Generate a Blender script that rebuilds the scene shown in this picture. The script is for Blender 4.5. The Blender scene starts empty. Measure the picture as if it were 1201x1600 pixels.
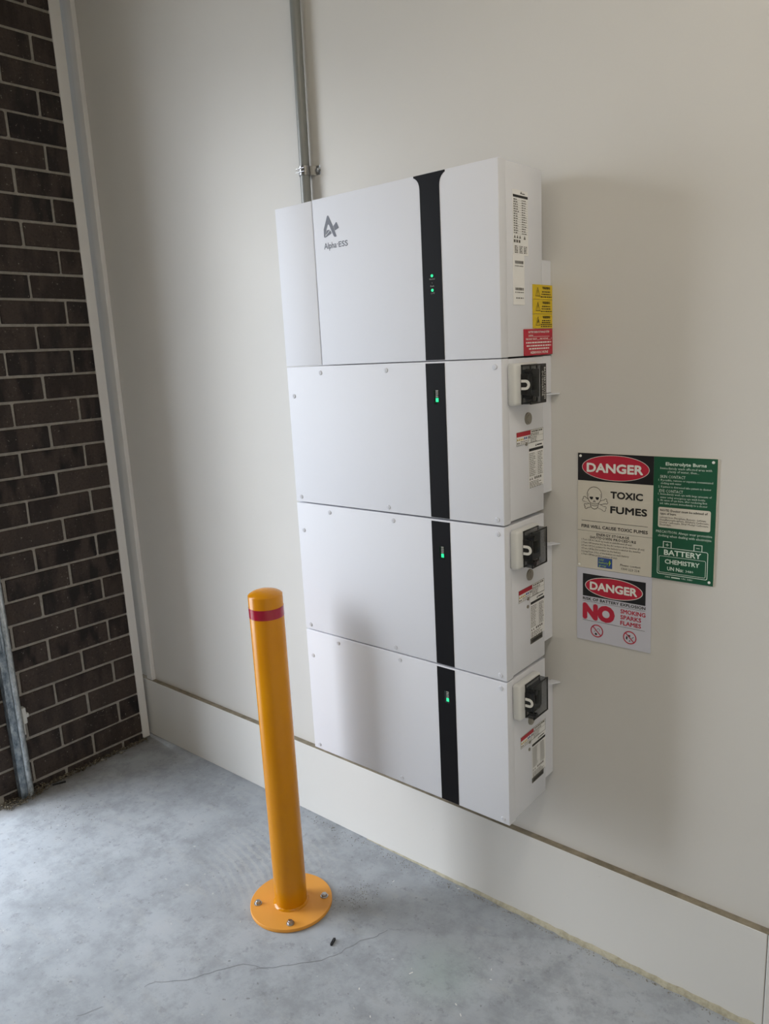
import bpy, bmesh, math, random
from mathutils import Matrix, Vector

random.seed(7)
S = bpy.context.scene
COL = S.collection
PI = math.pi

# ------------------------------------------------------------------ camera
cam_data = bpy.data.cameras.new('camera')
cam = bpy.data.objects.new('camera', cam_data)
COL.objects.link(cam)
cam.matrix_world = Matrix(((0.76664549, -0.09438572, 0.63509529, 0.72833187),
                           (0.64013490, 0.18910795, -0.74462440, -1.58604941),
                           (-0.04981966, 0.97740960, 0.20539835, 1.51008972),
                           (0, 0, 0, 1)))
cam_data.sensor_fit = 'VERTICAL'
cam_data.sensor_height = 36.0
cam_data.lens = 36.0 * 1186.1 / 1600.0
cam_data.clip_start = 0.02
S.camera = cam

# ------------------------------------------------------------------ light
SKY = 8.2
w = bpy.data.worlds.new('overcast_sky')
S.world = w
w.use_nodes = True
nt = w.node_tree
nt.nodes.clear()
out = nt.nodes.new('ShaderNodeOutputWorld')
bg = nt.nodes.new('ShaderNodeBackground')
bg.inputs['Color'].default_value = (0.84, 0.91, 1.0, 1)
bg.inputs['Strength'].default_value = SKY
nt.links.new(bg.outputs[0], out.inputs[0])

# the roller-door opening in the left wall: a sampling portal for the sky
DOOR_Y0, DOOR_Y1, DOOR_Z = -1.75, -0.66, 2.55
pl = bpy.data.lights.new('sky_portal', 'AREA')
pl.shape = 'RECTANGLE'
pl.size = DOOR_Z
pl.size_y = DOOR_Y1 - DOOR_Y0
pl.cycles.is_portal = True
po = bpy.data.objects.new('sky_portal', pl)
COL.objects.link(po)
po.location = (-2.06, (DOOR_Y0 + DOOR_Y1) / 2, DOOR_Z / 2)
po.rotation_euler = (0, -PI / 2, 0)

# hazy low sun behind thin cloud, shining in through the opening
sd = bpy.data.lights.new('hazy_sun', 'SUN')
sd.energy = 1.8
sd.angle = math.radians(22)
sd.color = (0.93, 0.96, 1.0)
so = bpy.data.objects.new('hazy_sun', sd)
COL.objects.link(so)
AZ, EL = math.radians(40), math.radians(18)      # travel direction in plan, height above the horizon
so.rotation_euler = Vector((math.cos(AZ) * math.cos(EL), math.sin(AZ) * math.cos(EL), -math.sin(EL))).to_track_quat('-Z', 'Y').to_euler()

S.view_settings.view_transform = 'Standard'
S.view_settings.look = 'None'
S.view_settings.gamma = 1.0
S.view_settings.use_curve_mapping = False
S.view_settings.exposure = -0.07


# ------------------------------------------------------------------ materials
def lin(c):
    return tuple((x / 12.92 if x <= 0.04045 else ((x + 0.055) / 1.055) ** 2.4) for x in c)


def hexc(h):
    return lin(tuple(int(h[i:i + 2], 16) / 255 for i in (0, 2, 4))) + (1,)


class Mat:
    def __init__(self, name, col, rough=0.5, metal=0.0, spec=0.5):
        self.m = bpy.data.materials.new(name)
        self.m.use_nodes = True
        self.nt = self.m.node_tree
        self.b = self.nt.nodes['Principled BSDF']
        self.c = hexc(col)
        self.b.inputs['Base Color'].default_value = self.c
        self.b.inputs['Roughness'].default_value = rough
        self.b.inputs['Metallic'].default_value = metal
        self.b.inputs['Specular IOR Level'].default_value = spec
        self.m.diffuse_color = self.c

    def node(self, t, **kw):
        n = self.nt.nodes.new(t)
        for k, v in kw.items():
            if k in n.inputs:
                n.inputs[k].default_value = v
            else:
                setattr(n, k, v)
        return n

    def link(self, a, b):
        self.nt.links.new(a, b)

    def coords(self, scale=(1, 1, 1), rot=(0, 0, 0), kind='Object'):
        tc = self.node('ShaderNodeTexCoord')
        mp = self.node('ShaderNodeMapping')
        mp.inputs['Scale'].default_value = scale
        mp.inputs['Rotation'].default_value = rot
        self.link(tc.outputs[kind], mp.inputs['Vector'])
        return mp.outputs[0]

    def noise(self, scale, detail=4, rough=0.6, vec=None):
        n = self.node('ShaderNodeTexNoise')
        n.inputs['Scale'].default_value = scale
        n.inputs['Detail'].default_value = detail
        n.inputs['Roughness'].default_value = rough
        self.link(vec if vec is not None else self.coords(), n.inputs['Vector'])
        return n.outputs['Fac']

    def ramp(self, fac, stops):
        r = self.node('ShaderNodeValToRGB')
        e = r.color_ramp.elements
        while len(e) < len(stops):
            e.new(0.5)
        for el, (p, c) in zip(e, stops):
            el.position = p
            el.color = hexc(c) if isinstance(c, str) else (c, c, c, 1)
        self.link(fac, r.inputs['Fac'])
        return r.outputs['Color']

    def mix(self, fac, a, b, mode='MIX'):
        n = self.node('ShaderNodeMix', data_type='RGBA', blend_type=mode)
        for i, v in ((0, fac), (6, a), (7, b)):
            if hasattr(v, 'links'):
                self.link(v, n.inputs[i])
            else:
                n.inputs[i].default_value = v
        return n.outputs[2]

    def color(self, sock):
        self.link(sock, self.b.inputs['Base Color'])
        return self

    def bump(self, fac, strength=0.2, dist=0.002):
        n = self.node('ShaderNodeBump')
        n.inputs['Strength'].default_value = strength
        n.inputs['Distance'].default_value = dist
        self.link(fac, n.inputs['Height'])
        self.link(n.outputs[0], self.b.inputs['Normal'])
        return self

    def roughness(self, fac, a, b):
        n = self.node('ShaderNodeMapRange')
        n.inputs[3].default_value = a
        n.inputs[4].default_value = b
        self.link(fac, n.inputs[0])
        self.link(n.outputs[0], self.b.inputs['Roughness'])
        return self


def simple(name, col, rough=0.5, metal=0.0, spec=0.5):
    return Mat(name, col, rough, metal, spec).m


M = {}
t = Mat('wall_paint', 'c9c5bf', 0.55, 0, 0.3)
t.color(t.ramp(t.noise(1.7, 3), [(0.3, 'cccac6'), (0.7, 'd0ceca')]))
t.bump(t.noise(160, 2), 0.04, 0.001)
M['wall'] = t.m
t = Mat('plinth_paint', 'cdcac3', 0.6, 0, 0.3)
sc = t.ramp(t.noise(26, 6, 0.7), [(0.68, 'd3d2cf'), (0.76, 'b1aca2')])
t.color(sc)
t.bump(t.noise(60, 4), 0.10, 0.001)
M['plinth'] = t.m
t = Mat('bare_ledge', '8f8674', 0.9)
t.color(t.ramp(t.noise(30, 5), [(0.3, '6f6757'), (0.7, '968c79')]))
t.bump(t.noise(90, 4), 0.5, 0.002)
M['ledge'] = t.m
t = Mat('skirt_mortar', 'a8a38f', 0.9)
t.color(t.ramp(t.noise(45, 6, 0.7), [(0.3, '8f8a76'), (0.6, 'b3ae9b'), (0.75, '9a917d')]))
t.bump(t.noise(80, 5), 0.6, 0.003)
M['skirt'] = t.m
t = Mat('trim_paint', 'bdbab5', 0.5)
t.color(t.ramp(t.noise(3, 4), [(0.3, 'cdcbc8'), (0.7, 'd4d2cf')]))
M['trim'] = t.m
M['ceiling'] = simple('ceiling_board', 'd8d2c6', 0.8)
M['other_wall'] = simple('rear_wall_board', 'c9bfae', 0.8)
M['right_wall'] = simple('right_wall_paint', 'f3e8d3', 0.7)
M['sky_blocker'] = simple('sky_blocker_brown', '5a4d44', 0.9)
M['driveway'] = simple('driveway_concrete', 'a9a7a2', 0.9)

t = Mat('brick_clay', '3a3230', 0.85, 0, 0.25)
oi = t.node('ShaderNodeObjectInfo')
base = t.ramp(oi.outputs['Random'], [(0.0, '1e1b1c'), (0.3, '322b28'), (0.55, '272323'), (0.8, '3e3632'), (1.0, '1d1b1c')])
vadd = t.node('ShaderNodeVectorMath', operation='ADD')
tcv = t.coords((1, 1, 1))
scl = t.node('ShaderNodeVectorMath', operation='SCALE')
cmb = t.node('ShaderNodeCombineXYZ')
t.link(oi.outputs['Random'], cmb.inputs[0]); t.link(oi.outputs['Random'], cmb.inputs[1]); t.link(oi.outputs['Random'], cmb.inputs[2])
t.link(cmb.outputs[0], scl.inputs[0]); scl.inputs['Scale'].default_value = 37.0
t.link(tcv, vadd.inputs[0]); t.link(scl.outputs[0], vadd.inputs[1])
mpb = t.node('ShaderNodeMapping'); mpb.inputs['Scale'].default_value = (1, 1, 0.35); t.link(vadd.outputs[0], mpb.inputs['Vector'])
n1 = t.noise(19, 3, 0.5, mpb.outputs[0])
n2 = t.noise(120, 4, 0.7, vadd.outputs[0])
c1 = t.mix(t.ramp(n1, [(0.42, 0.0), (0.58, 0.8)]), base, hexc('433a35'))
c2 = t.mix(t.ramp(n2, [(0.3, 0.55), (0.48, 0.0)]), c1, hexc('1c1817'))
c3 = t.mix(t.ramp(n2, [(0.66, 0.0), (0.70, 0.8)]), c2, hexc('a09a90'))
t.color(c3)
t.bump(n2, 0.5, 0.003)
M['brick'] = t.m
t = Mat('brick_mortar', '8c8679', 0.95)
t.color(t.ramp(t.noise(60, 5), [(0.3, '7f7a73'), (0.7, '97928a')]))
t.bump(t.noise(150, 4), 0.5, 0.002)
M['mortar'] = t.m

t = Mat('floor_concrete', '9a9c9e', 0.6, 0, 0.12)
big = t.noise(1.3, 5, 0.6)
col = t.ramp(big, [(0.30, '969ba1'), (0.5, 'a5aab0'), (0.72, 'b2b6bb')])
mid = t.noise(9, 8, 0.72)
blot = t.noise(3.6, 6, 0.65)
col = t.mix(t.ramp(blot, [(0.36, 0.38), (0.56, 0.0)]), col, hexc('868b90'))
col = t.mix(t.ramp(mid, [(0.38, 0.55), (0.54, 0.0)]), col, hexc('82868a'))
col = t.mix(t.ramp(mid, [(0.56, 0.0), (0.68, 0.22)]), col, hexc('b3b4b4'))
streak = t.noise(6, 6, 0.7, t.coords((1.0, 3.2, 1.0), (0, 0, 0.95)))
col = t.mix(t.ramp(streak, [(0.55, 0.0), (0.68, 0.28)]), col, hexc('aeaeac'))
spk = t.noise(70, 2, 0.5)
col = t.mix(t.ramp(spk, [(0.70, 0.0), (0.74, 0.55)]), col, hexc('6a6a68'))
col = t.mix(t.ramp(t.noise(53, 2, 0.5, t.coords((1, 1, 1), (0, 0, 0.4))), [(0.73, 0.0), (0.76, 0.5)]), col, hexc('c6c6c4'))
# curved trowel marks left in the concrete beside the bollard
wv = t.node('ShaderNodeTexWave', wave_type='RINGS', rings_direction='Z')
wv.inputs['Scale'].default_value = 13.0
wv.inputs['Distortion'].default_value = 3.0
wv.inputs['Detail'].default_value = 3.0
wv.inputs['Detail Scale'].default_value = 2.0
mw = t.node('ShaderNodeMapping')
mw.inputs['Location'].default_value = (1.15, 0.95, 0)
tw = t.node('ShaderNodeTexCoord')
t.link(tw.outputs['Object'], mw.inputs['Vector'])
t.link(mw.outputs[0], wv.inputs['Vector'])
wd = t.node('ShaderNodeVectorMath', operation='DISTANCE')
t.link(tw.outputs['Object'], wd.inputs[0])
wd.inputs[1].default_value = (-0.93, -0.27, 0)
wm = t.node('ShaderNodeMath', operation='MULTIPLY')
t.link(t.ramp(wd.outputs['Value'], [(0.02, 0.22), (0.26, 0.0)]), wm.inputs[0])
t.link(t.ramp(wv.outputs['Fac'], [(0.45, 0.0), (0.75, 1.0)]), wm.inputs[1])
col = t.mix(wm.outputs[0], col, hexc('c6c4be'))
fine = t.noise(28, 6, 0.75)
col = t.mix(t.ramp(fine, [(0.34, 0.45), (0.44, 0.0)]), col, hexc('74777a'))
# earthy dirt washed along the foot of the bricks
sx = t.node('ShaderNodeSeparateXYZ')
tcd = t.node('ShaderNodeTexCoord')
t.link(tcd.outputs['Object'], sx.inputs[0])
dm = t.node('ShaderNodeMath', operation='MULTIPLY_ADD')
t.link(t.noise(7, 5, 0.65), dm.inputs[0]); dm.inputs[1].default_value = -0.22
t.link(sx.outputs['X'], dm.inputs[2])
dr = t.node('ShaderNodeMapRange')
t.link(dm.outputs[0], dr.inputs[0])
dr.inputs[1].default_value = -2.06; dr.inputs[2].default_value = -1.92
dr.inputs[3].default_value = 0.75; dr.inputs[4].default_value = 0.0
col = t.mix(dr.outputs[0], col, hexc('5f574c'))
# faint green paint haze beside the plinth
gd = t.node('ShaderNodeVectorMath', operation='DISTANCE')
tg = t.node('ShaderNodeTexCoord')
t.link(tg.outputs['Object'], gd.inputs[0])
gd.inputs[1].default_value = (-0.25, -0.31, 0)
gm = t.node('ShaderNodeMath', operation='MULTIPLY')
t.link(t.ramp(gd.outputs['Value'], [(0.0, 0.5), (0.13, 0.0)]), gm.inputs[0])
t.link(mid, gm.inputs[1])
col = t.mix(gm.outputs[0], col, hexc('6f8f78'))
t.color(col)
t.roughness(mid, 0.55, 0.85)
hb = t.node('ShaderNodeMath', operation='ADD')
t.link(mid, hb.inputs[0]); t.link(streak, hb.inputs[1])
t.bump(hb.outputs[0], 0.22, 0.004)
M['floor'] = t.m

t = Mat('powder_coat_white', 'd7d9e0', 0.6, 0, 0.2)
t.bump(t.noise(900, 2), 0.03, 0.0005)
M['cabinet'] = t.m
M['cabinet_side'] = M['cabinet']
M['gap'] = simple('shadow_gap_black', '2a2a2c', 0.8)
M['strip'] = simple('black_gloss_strip', '131316', 0.5, 0, 0.12)
M['screw_white'] = simple('screw_cap_white', 'cdcfd6', 0.6, 0, 0.2)
M['logo'] = simple('logo_grey', '4b4f5c', 0.5)
M['print_black'] = simple('print_black', '161617', 0.6)
M['print_grey'] = simple('print_grey', '5d5b56', 0.7)
M['print_white'] = simple('print_white', 'e6e6e2', 0.6)
M['print_red'] = simple('print_red', 'a8182c', 0.5)
M['print_blue'] = simple('print_blue', '31508f', 0.5)
M['print_lime'] = simple('print_lime', 'b4d84a', 0.5)
M['label_white'] = simple('label_white', 'e6e6e6', 0.5)
M['label_yellow'] = simple('label_yellow', 'd3b414', 0.5)
M['label_red'] = simple('label_red', 'b51c35', 0.45)
M['sign_cream'] = simple('sign_cream', 'd2cdc1', 0.45)
M['sign_white'] = simple('sign_white', 'c9cad6', 0.4)
M['sign_black'] = simple('sign_black', '111116', 0.4)
M['sign_red'] = simple('sign_red', 'b81f3a', 0.4)
M['sign_green'] = simple('sign_green', '0f5238', 0.4)
M['sign_mint'] = simple('sign_mint', 'd8e6dc', 0.5)
M['yellow'] = None
t = Mat('bollard_yellow', 'c48000', 0.24, 0, 0.35)
t.color(t.ramp(t.noise(7, 3), [(0.3, 'c27e00'), (0.7, 'c88500')]))
M['yellow'] = t.m
t = Mat('bollard_plate_yellow', 'd9963c', 0.5, 0, 0.4)
M['yellow_plate'] = t.m
M['band_red'] = simple('reflective_red', '9c1230', 0.18, 0, 0.6)
M['zinc'] = simple('zinc_plated', 'b4b5b6', 0.32, 1.0)
t = Mat('galvanised', '8f989e', 0.45, 0.85)
t.color(t.ramp(t.noise(55, 4, 0.7, t.coords((1, 1, 0.5))), [(0.35, '5f6b75'), (0.5, '8b969e'), (0.68, 'b6bec3')]))
t.roughness(t.noise(55, 4), 0.35, 0.65)
M['galv'] = t.m
t = Mat('galvanised_bright', 'a9aeb0', 0.4, 0.7)
t.color(t.ramp(t.noise(70, 4, 0.7, t.coords((1, 1, 0.5))), [(0.35, '82888b'), (0.5, 'aab0b2'), (0.68, 'c8cccd')]))
M['galv_bright'] = t.m
M['conduit'] = simple('conduit_grey', '7b7d7a', 0.35, 0, 0.5)
M['rubber'] = simple('black_plastic', '0d0d0e', 0.35)
M['isolator'] = simple('isolator_grey', 'd0d1d0', 0.45)
M['isolator_switch'] = simple('isolator_switch_grey', '5c5f62', 0.5)
t = Mat('smoked_cover', '1c2022', 0.12, 0, 0.4)
t.b.inputs['Transmission Weight'].default_value = 0.0
t.b.inputs['Alpha'].default_value = 0.55
M['smoke'] = t.m
M['vent'] = simple('vent_metal', '9a968c', 0.35, 0.7)
M['clip_white'] = simple('clip_white', 'b9b9b5', 0.5)


def emit(name, col, s, base='0a0a0a'):
    m = Mat(name, base, 0.3)
    m.b.inputs['Emission Color'].default_value = hexc(col)
    m.b.inputs['Emission Strength'].default_value = s
    return m.m


M['led_green'] = emit('led_green', '2bf59a', 1.6)
M['led_off'] = simple('led_off', '3a3a3c', 0.3)
M['segment_off'] = simple('segment_off', '8d8d88', 0.4)
M['display'] = simple('display_window', '10201a', 0.15)
M['debris_black'] = simple('debris_black', '19191a', 0.8)
t = Mat('dry_litter', '6a6255', 0.95)
ol = t.noise(180, 2)
t.color(t.ramp(ol, [(0.35, '2f2a24'), (0.5, '5e5547'), (0.68, '9b937f')]))
M['litter'] = t.m
M['pebble'] = simple('pebble_grey', '8c887f', 0.9)
M['crack'] = simple('crack_dark', '66686a', 0.9)
M['fleck'] = simple('paint_fleck_white', 'd6d6d2', 0.8)


# ------------------------------------------------------------------ mesh helpers
def link(name, me, mat, parent=None, smooth=False):
    if mat is not None and len(me.materials) == 0:
        me.materials.append(mat)
    if smooth:
        for p in me.polygons:
            p.use_smooth = True
    o = bpy.data.objects.new(name, me)
    COL.objects.link(o)
    if parent is not None:
        o.parent = parent
    return o


def from_bm(name, bm, mat, parent=None, smooth=False, sharp=None):
    me = bpy.data.meshes.new(name)
    bmesh.ops.recalc_face_normals(bm, faces=bm.faces)
    bm.to_mesh(me)
    bm.free()
    o = link(name, me, mat, parent, smooth)
    if smooth and sharp:
        me.set_sharp_from_angle(angle=math.radians(sharp))
    return o


def add_box(bm, lo, hi, bevel=0.0, seg=1):
    cs = [(x, y, z) for x in (lo[0], hi[0]) for y in (lo[1], hi[1]) for z in (lo[2], hi[2])]
    v = [bm.verts.new(c) for c in cs]
    fs = [bm.faces.new([v[i] for i in f]) for f in
          ((0, 1, 3, 2), (4, 6, 7, 5), (0, 4, 5, 1), (2, 3, 7, 6), (0, 2, 6, 4), (1, 5, 7, 3))]
    if bevel:
        es = set(e for f in fs for e in f.edges)
        bmesh.ops.bevel(bm, geom=list(es), offset=bevel, segments=seg, affect='EDGES', profile=0.5)
    return fs


def box(name, lo, hi, mat, parent=None, bevel=0.0, seg=1):
    bm = bmesh.new()
    add_box(bm, lo, hi, bevel, seg)
    return from_bm(name, bm, mat, parent, smooth=bevel > 0 and seg > 1, sharp=40)


def add_cyl(bm, a, b, r0, r1=None, n=20, caps=True):
    r1 = r0 if r1 is None else r1
    a, b = Vector(a), Vector(b)
    d = (b - a).normalized()
    u = d.orthogonal().normalized()
    v = d.cross(u)
    A, B = [], []
    for i in range(n):
        c, s = math.cos(2 * PI * i / n), math.sin(2 * PI * i / n)
        A.append(bm.verts.new(a + (u * c + v * s) * r0))
        B.append(bm.verts.new(b + (u * c + v * s) * r1))
    for i in range(n):
        j = (i + 1) % n
        bm.faces.new((A[i], A[j], B[j], B[i]))
    if caps:
        bm.faces.new(A[::-1])
        bm.faces.new(B)


def cyl(name, a, b, r, mat, parent=None, n=20, r1=None):
    bm = bmesh.new()
    add_cyl(bm, a, b, r, r1, n)
    return from_bm(name, bm, mat, parent, smooth=True, sharp=40)


def lathe(name, prof, mat, parent=None, n=40, centre=(0, 0)):
    bm = bmesh.new()
    rings = []
    for r, z in prof:
        if r < 1e-6:
            rings.append([bm.verts.new((centre[0], centre[1], z))])
        else:
            rings.append([bm.verts.new((centre[0] + r * math.cos(2 * PI * i / n), centre[1] + r * math.sin(2 * PI * i / n), z)) for i in range(n)])
    for A, B in zip(rings, rings[1:]):
        for i in range(n):
            j = (i + 1) % n
            q = [A[i % len(A)], A[j % len(A)], B[j % len(B)], B[i % len(B)]]
            q = list(dict.fromkeys(q))
            if len(q) > 2:
                bm.faces.new(q)
    return from_bm(name, bm, mat, parent, smooth=True, sharp=45)


def tube(name, pts, r, mat, parent=None, n=16):
    bm = bmesh.new()
    pts = [Vector(p) for p in pts]
    rings = []
    u = None
    for i, p in enumerate(pts):
        d = (pts[min(i + 1, len(pts) - 1)] - pts[max(i - 1, 0)]).normalized()
        if u is None:
            u = d.orthogonal().normalized()
        u = (u - d * u.dot(d)).normalized()
        v = d.cross(u)
        rings.append([bm.verts.new(p + (u * math.cos(2 * PI * k / n) + v * math.sin(2 * PI * k / n)) * r) for k in range(n)])
    for A, B in zip(rings, rings[1:]):
        for k in range(n):
            bm.faces.new((A[k], A[(k + 1) % n], B[(k + 1) % n], B[k]))
    bm.faces.new(rings[0][::-1])
    bm.faces.new(rings[-1])
    return from_bm(name, bm, mat, parent, smooth=True, sharp=50)


def empty(name, loc, label=None, cat=None, group=None):
    o = bpy.data.objects.new(name, None)
    COL.objects.link(o)
    o.location = loc
    o.empty_display_size = 0.1
    if label:
        tag(o, label, cat, group)
    return o


def tag(o, label, cat=None, group=None):
    o['label'] = label
    if cat:
        o['category'] = cat
    if group:
        o['group'] = group
    return o


def struct(o):
    o['kind'] = 'structure'
    return o


def keep(o, parent):
    """parent without moving (all mesh data is in world space)"""
    o.parent = parent
    o.matrix_parent_inverse = Matrix.Translation(-Vector(parent_loc(parent)))
    return o


def parent_loc(p):
    l = Vector(p.location)
    while p.parent is not None:
        p = p.parent
        l = l + Vector(p.location)
    return l


# flat print: planes that map (u, v) to the world -----------------------------
def on_wall(y):
    return lambda u, v, d: (u, y - d, v)          # facing -Y


def on_side(x):
    return lambda u, v, d: (x + d, u, v)          # facing +X, u = y


def add_poly(bm, pl, pts, d):
    vs = [bm.verts.new(pl(u, v, d)) for u, v in pts]
    f = bm.faces.new(vs)
    return f


def finish_flat(name, bm, mat, parent):
    bmesh.ops.triangulate(bm, faces=[f for f in bm.faces if len(f.verts) > 4])
    me = bpy.data.meshes.new(name)
    bm.to_mesh(me)
    bm.free()
    o = link(name, me, mat)
    if parent is not None:
        keep(o, parent)
    if name == 'print':
        o['kind'] = 'stuff'                             # rules and text too small to read or pick apart
    return o


def flat(name, pl, polys, d, mat, parent):
    bm = bmesh.new()
    for p in polys:
        add_poly(bm, pl, p, d)
    return finish_flat(name, bm, mat, parent)


def rect(u0, v0, u1, v1):
    return [(u0, v0), (u1, v0), (u1, v1), (u0, v1)]


def rrect(u0, v0, u1, v1, r, n=5):
    P = []
    for cu, cv, a in ((u1 - r, v0 + r, -90), (u1 - r, v1 - r, 0), (u0 + r, v1 - r, 90), (u0 + r, v0 + r, 180)):
        for i in range(n + 1):
            t_ = math.radians(a + 90 * i / n)
            P.append((cu + r * math.cos(t_), cv + r * math.sin(t_)))
    return P


def ell(cu, cv, ru, rv, n=48):
    return [(cu + ru * math.cos(2 * PI * i / n), cv + rv * math.sin(2 * PI * i / n)) for i in range(n)]


def ring(bm, pl, outer, inner, d):
    n = len(outer)
    A = [bm.verts.new(pl(u, v, d)) for u, v in outer]
    B = [bm.verts.new(pl(u, v, d)) for u, v in inner]
    for i in range(n):
        j = (i + 1) % n
        bm.faces.new((A[i], A[j], B[j], B[i]))


def stroke(pts, wd, closed=False):
    """quads along a polyline"""
    Q = []
    pr = list(zip(pts, pts[1:])) + ([(pts[-1], pts[0])] if closed else [])
    for a, b in pr:
        dx, dy = b[0] - a[0], b[1] - a[1]
        L = math.hypot(dx, dy) or 1e-9
        nx, ny = -dy / L * wd / 2, dx / L * wd / 2
        ex, ey = dx / L * wd * 0.3, dy / L * wd * 0.3
        Q.append([(a[0] - ex - nx, a[1] - ey - ny), (b[0] + ex - nx, b[1] + ey - ny),
                  (b[0] + ex + nx, b[1] + ey + ny), (a[0] - ex + nx, a[1] - ey + ny)])
    return Q


_tc = {}


def glyphs(text, spacing, res):
    k = (text, spacing, res)
    if k not in _tc:
        c = bpy.data.curves.new('lettering', 'FONT')
        c.body = text
        c.space_character = spacing
        c.resolution_u = res
        c.fill_mode = 'FRONT'
        o = bpy.data.objects.new('lettering', c)
        COL.objects.link(o)
        dg = bpy.context.evaluated_depsgraph_get()
        me = bpy.data.meshes.new_from_object(o.evaluated_get(dg))
        vs = [(v.co.x, v.co.y) for v in me.vertices]
        fs = [tuple(p.vertices) for p in me.polygons]
        bpy.data.objects.remove(o)
        bpy.data.curves.remove(c)
        bpy.data.meshes.remove(me)
        _tc[k] = (vs, fs)
    return _tc[k]


CAP = max(v[1] for v in glyphs('H', 1.0, 1)[0])      # cap height of the built-in font


def letters(pl, items, d, mat, parent, name='lettering', rot90=False):
    """items: (text, u0, u1, baseline, cap_height, bold) stretched to u0..u1; bold = stroke growth / cap height.
    Each line of text becomes one part."""
    for it in items:
        text, u0, u1, vb, ch, bold = it[:6]
        vs, fs = glyphs(text, it[6] if len(it) > 6 else 1.0, 3 if ch > 0.012 else (2 if ch > 0.006 else 1))
        V, F = [], []
        mn = min(v[0] for v in vs)
        mx = max(v[0] for v in vs)
        g = max(bold, 0) * ch                           # growth on each side
        shifts = [(0, 0)] if bold <= 0 else [(g * math.cos(q * PI / 4), g * math.sin(q * PI / 4)) for q in range(8)] + [(0, 0)]
        su = (u1 - u0 - 2 * g) / (mx - mn)
        sv = (ch - 2 * g) / CAP
        for k, (sx, sy) in enumerate(shifts):
            off = len(V)
            dd = d + k * 4e-6
            for x, y in vs:
                p, q = (x - mn) * su + g + sx, y * sv + g + sy
                V.append(pl(vb + q, u0 - p, dd) if rot90 else pl(u0 + p, vb + q, dd))
            F += [tuple(i + off for i in f) for f in fs]
        me = bpy.data.meshes.new(name)
        me.from_pydata(V, [], F)
        nrm = Vector(pl(0, 0, 1)) - Vector(pl(0, 0, 0))
        me.update()
        if len(me.polygons) and me.polygons[0].normal.dot(nrm) < 0:
            me.flip_normals()
        keep(link(name, me, mat), parent)


def dashes(rows, u0, u1, h, fill=0.8, seed=1, ragged=True, wmin=0.004, wmax=0.011):
    """unreadably small print: broken dark rules"""
    rr = random.Random(seed)
    P = []
    for v in rows:
        u = u0
        end = u1 - (rr.random() * 0.35 * (u1 - u0) if ragged else 0)
        while u < end:
            L = rr.uniform(wmin, wmax)
            P.append(rect(u, v, min(u + L, end), v + h))
            u += L + rr.uniform(0.0012, 0.0028)
    return P


# ================================================================== SETTING
XL = -1.937                       # face of the brick wall
LEDGE_Z, PL_Y = 0.2483, -0.0192
CEIL = 3.0
XR_ROOM, YF_ROOM = 1.12, -3.4

# floor
floor = struct(box('floor', (-2.16, YF_ROOM - 0.12, -0.12), (XR_ROOM + 0.12, 0.14, 0.0), M['floor']))
drv = struct(box('floor_outside', (-16, -16, -0.14), (-2.161, 8, -0.012), M['driveway']))
# unseen slab added outside to block part of the sky from the opening
struct(box('sky_blocker_wall', (-3.6, -4.45, 0.0), (-2.3, -4.2, 9.0), M['sky_blocker']))
# back wall
wall_back = struct(box('wall_back', (-2.16, 0.0, -0.001), (XR_ROOM + 0.12, 0.14, CEIL), M['wall']))
# plinth along the back wall
base = struct(box('baseboard_back', (-1.99, PL_Y, 0.0), (0.4093, -0.0002, LEDGE_Z), M['plinth'], bevel=0.0015))
b2 = box('plinth_panel', (0.4107, PL_Y, 0.0), (XR_ROOM - 0.002, -0.0002, LEDGE_Z), M['plinth'], bevel=0.0015)
keep(b2, base)
led = box('ledge', (-1.99, PL_Y + 0.001, LEDGE_Z - 0.0005), (XR_ROOM - 0.002, -0.0003, LEDGE_Z + 0.0012), M['ledge'])
keep(led, base)
# rough mortar skirt on the floor at the plinth's foot
bm = bmesh.new()
rr = random.Random(3)
N = 90
prev = None
for i in range(N + 1):
    x = -0.75 + (1.10 + 0.75) * i / N
    g = min(1.0, max(0.0, (x + 0.75) / 0.7))
    h = 0.0015 + g * (0.010 + rr.uniform(-0.0025, 0.003))
    d = 0.002 + g * (0.006 + rr.uniform(-0.002, 0.003))
    cur = [bm.verts.new((x, PL_Y + 0.001, h)), bm.verts.new((x, PL_Y - d * 0.6, h * 0.9)), bm.verts.new((x, PL_Y - d, 0.0002))]
    if prev:
        for k in range(2):
            bm.faces.new((prev[k], cur[k], cur[k + 1], prev[k + 1]))
    prev = cur
sk = from_bm('mortar_skirt', bm, M['skirt'], None, smooth=True)
keep(sk, base)

# left wall: mortar body + single bricks
bm = bmesh.new()
add_box(bm, (-2.16, DOOR_Y1, 0.0), (XL - 0.005, -0.034, CEIL))
add_box(bm, (-2.16, DOOR_Y0, DOOR_Z), (XL - 0.005, DOOR_Y1, CEIL))
add_box(bm, (-2.16, YF_ROOM, 0.0), (XL - 0.005, DOOR_Y0, CEIL))
wall_left = struct(from_bm('wall_left', bm, M['mortar']))
wall_left['label'] = 'dark brown brick wall with pale mortar joints'
BW, BH, JT = 0.230, 0.076, 0.010
meshes = {}


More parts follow.
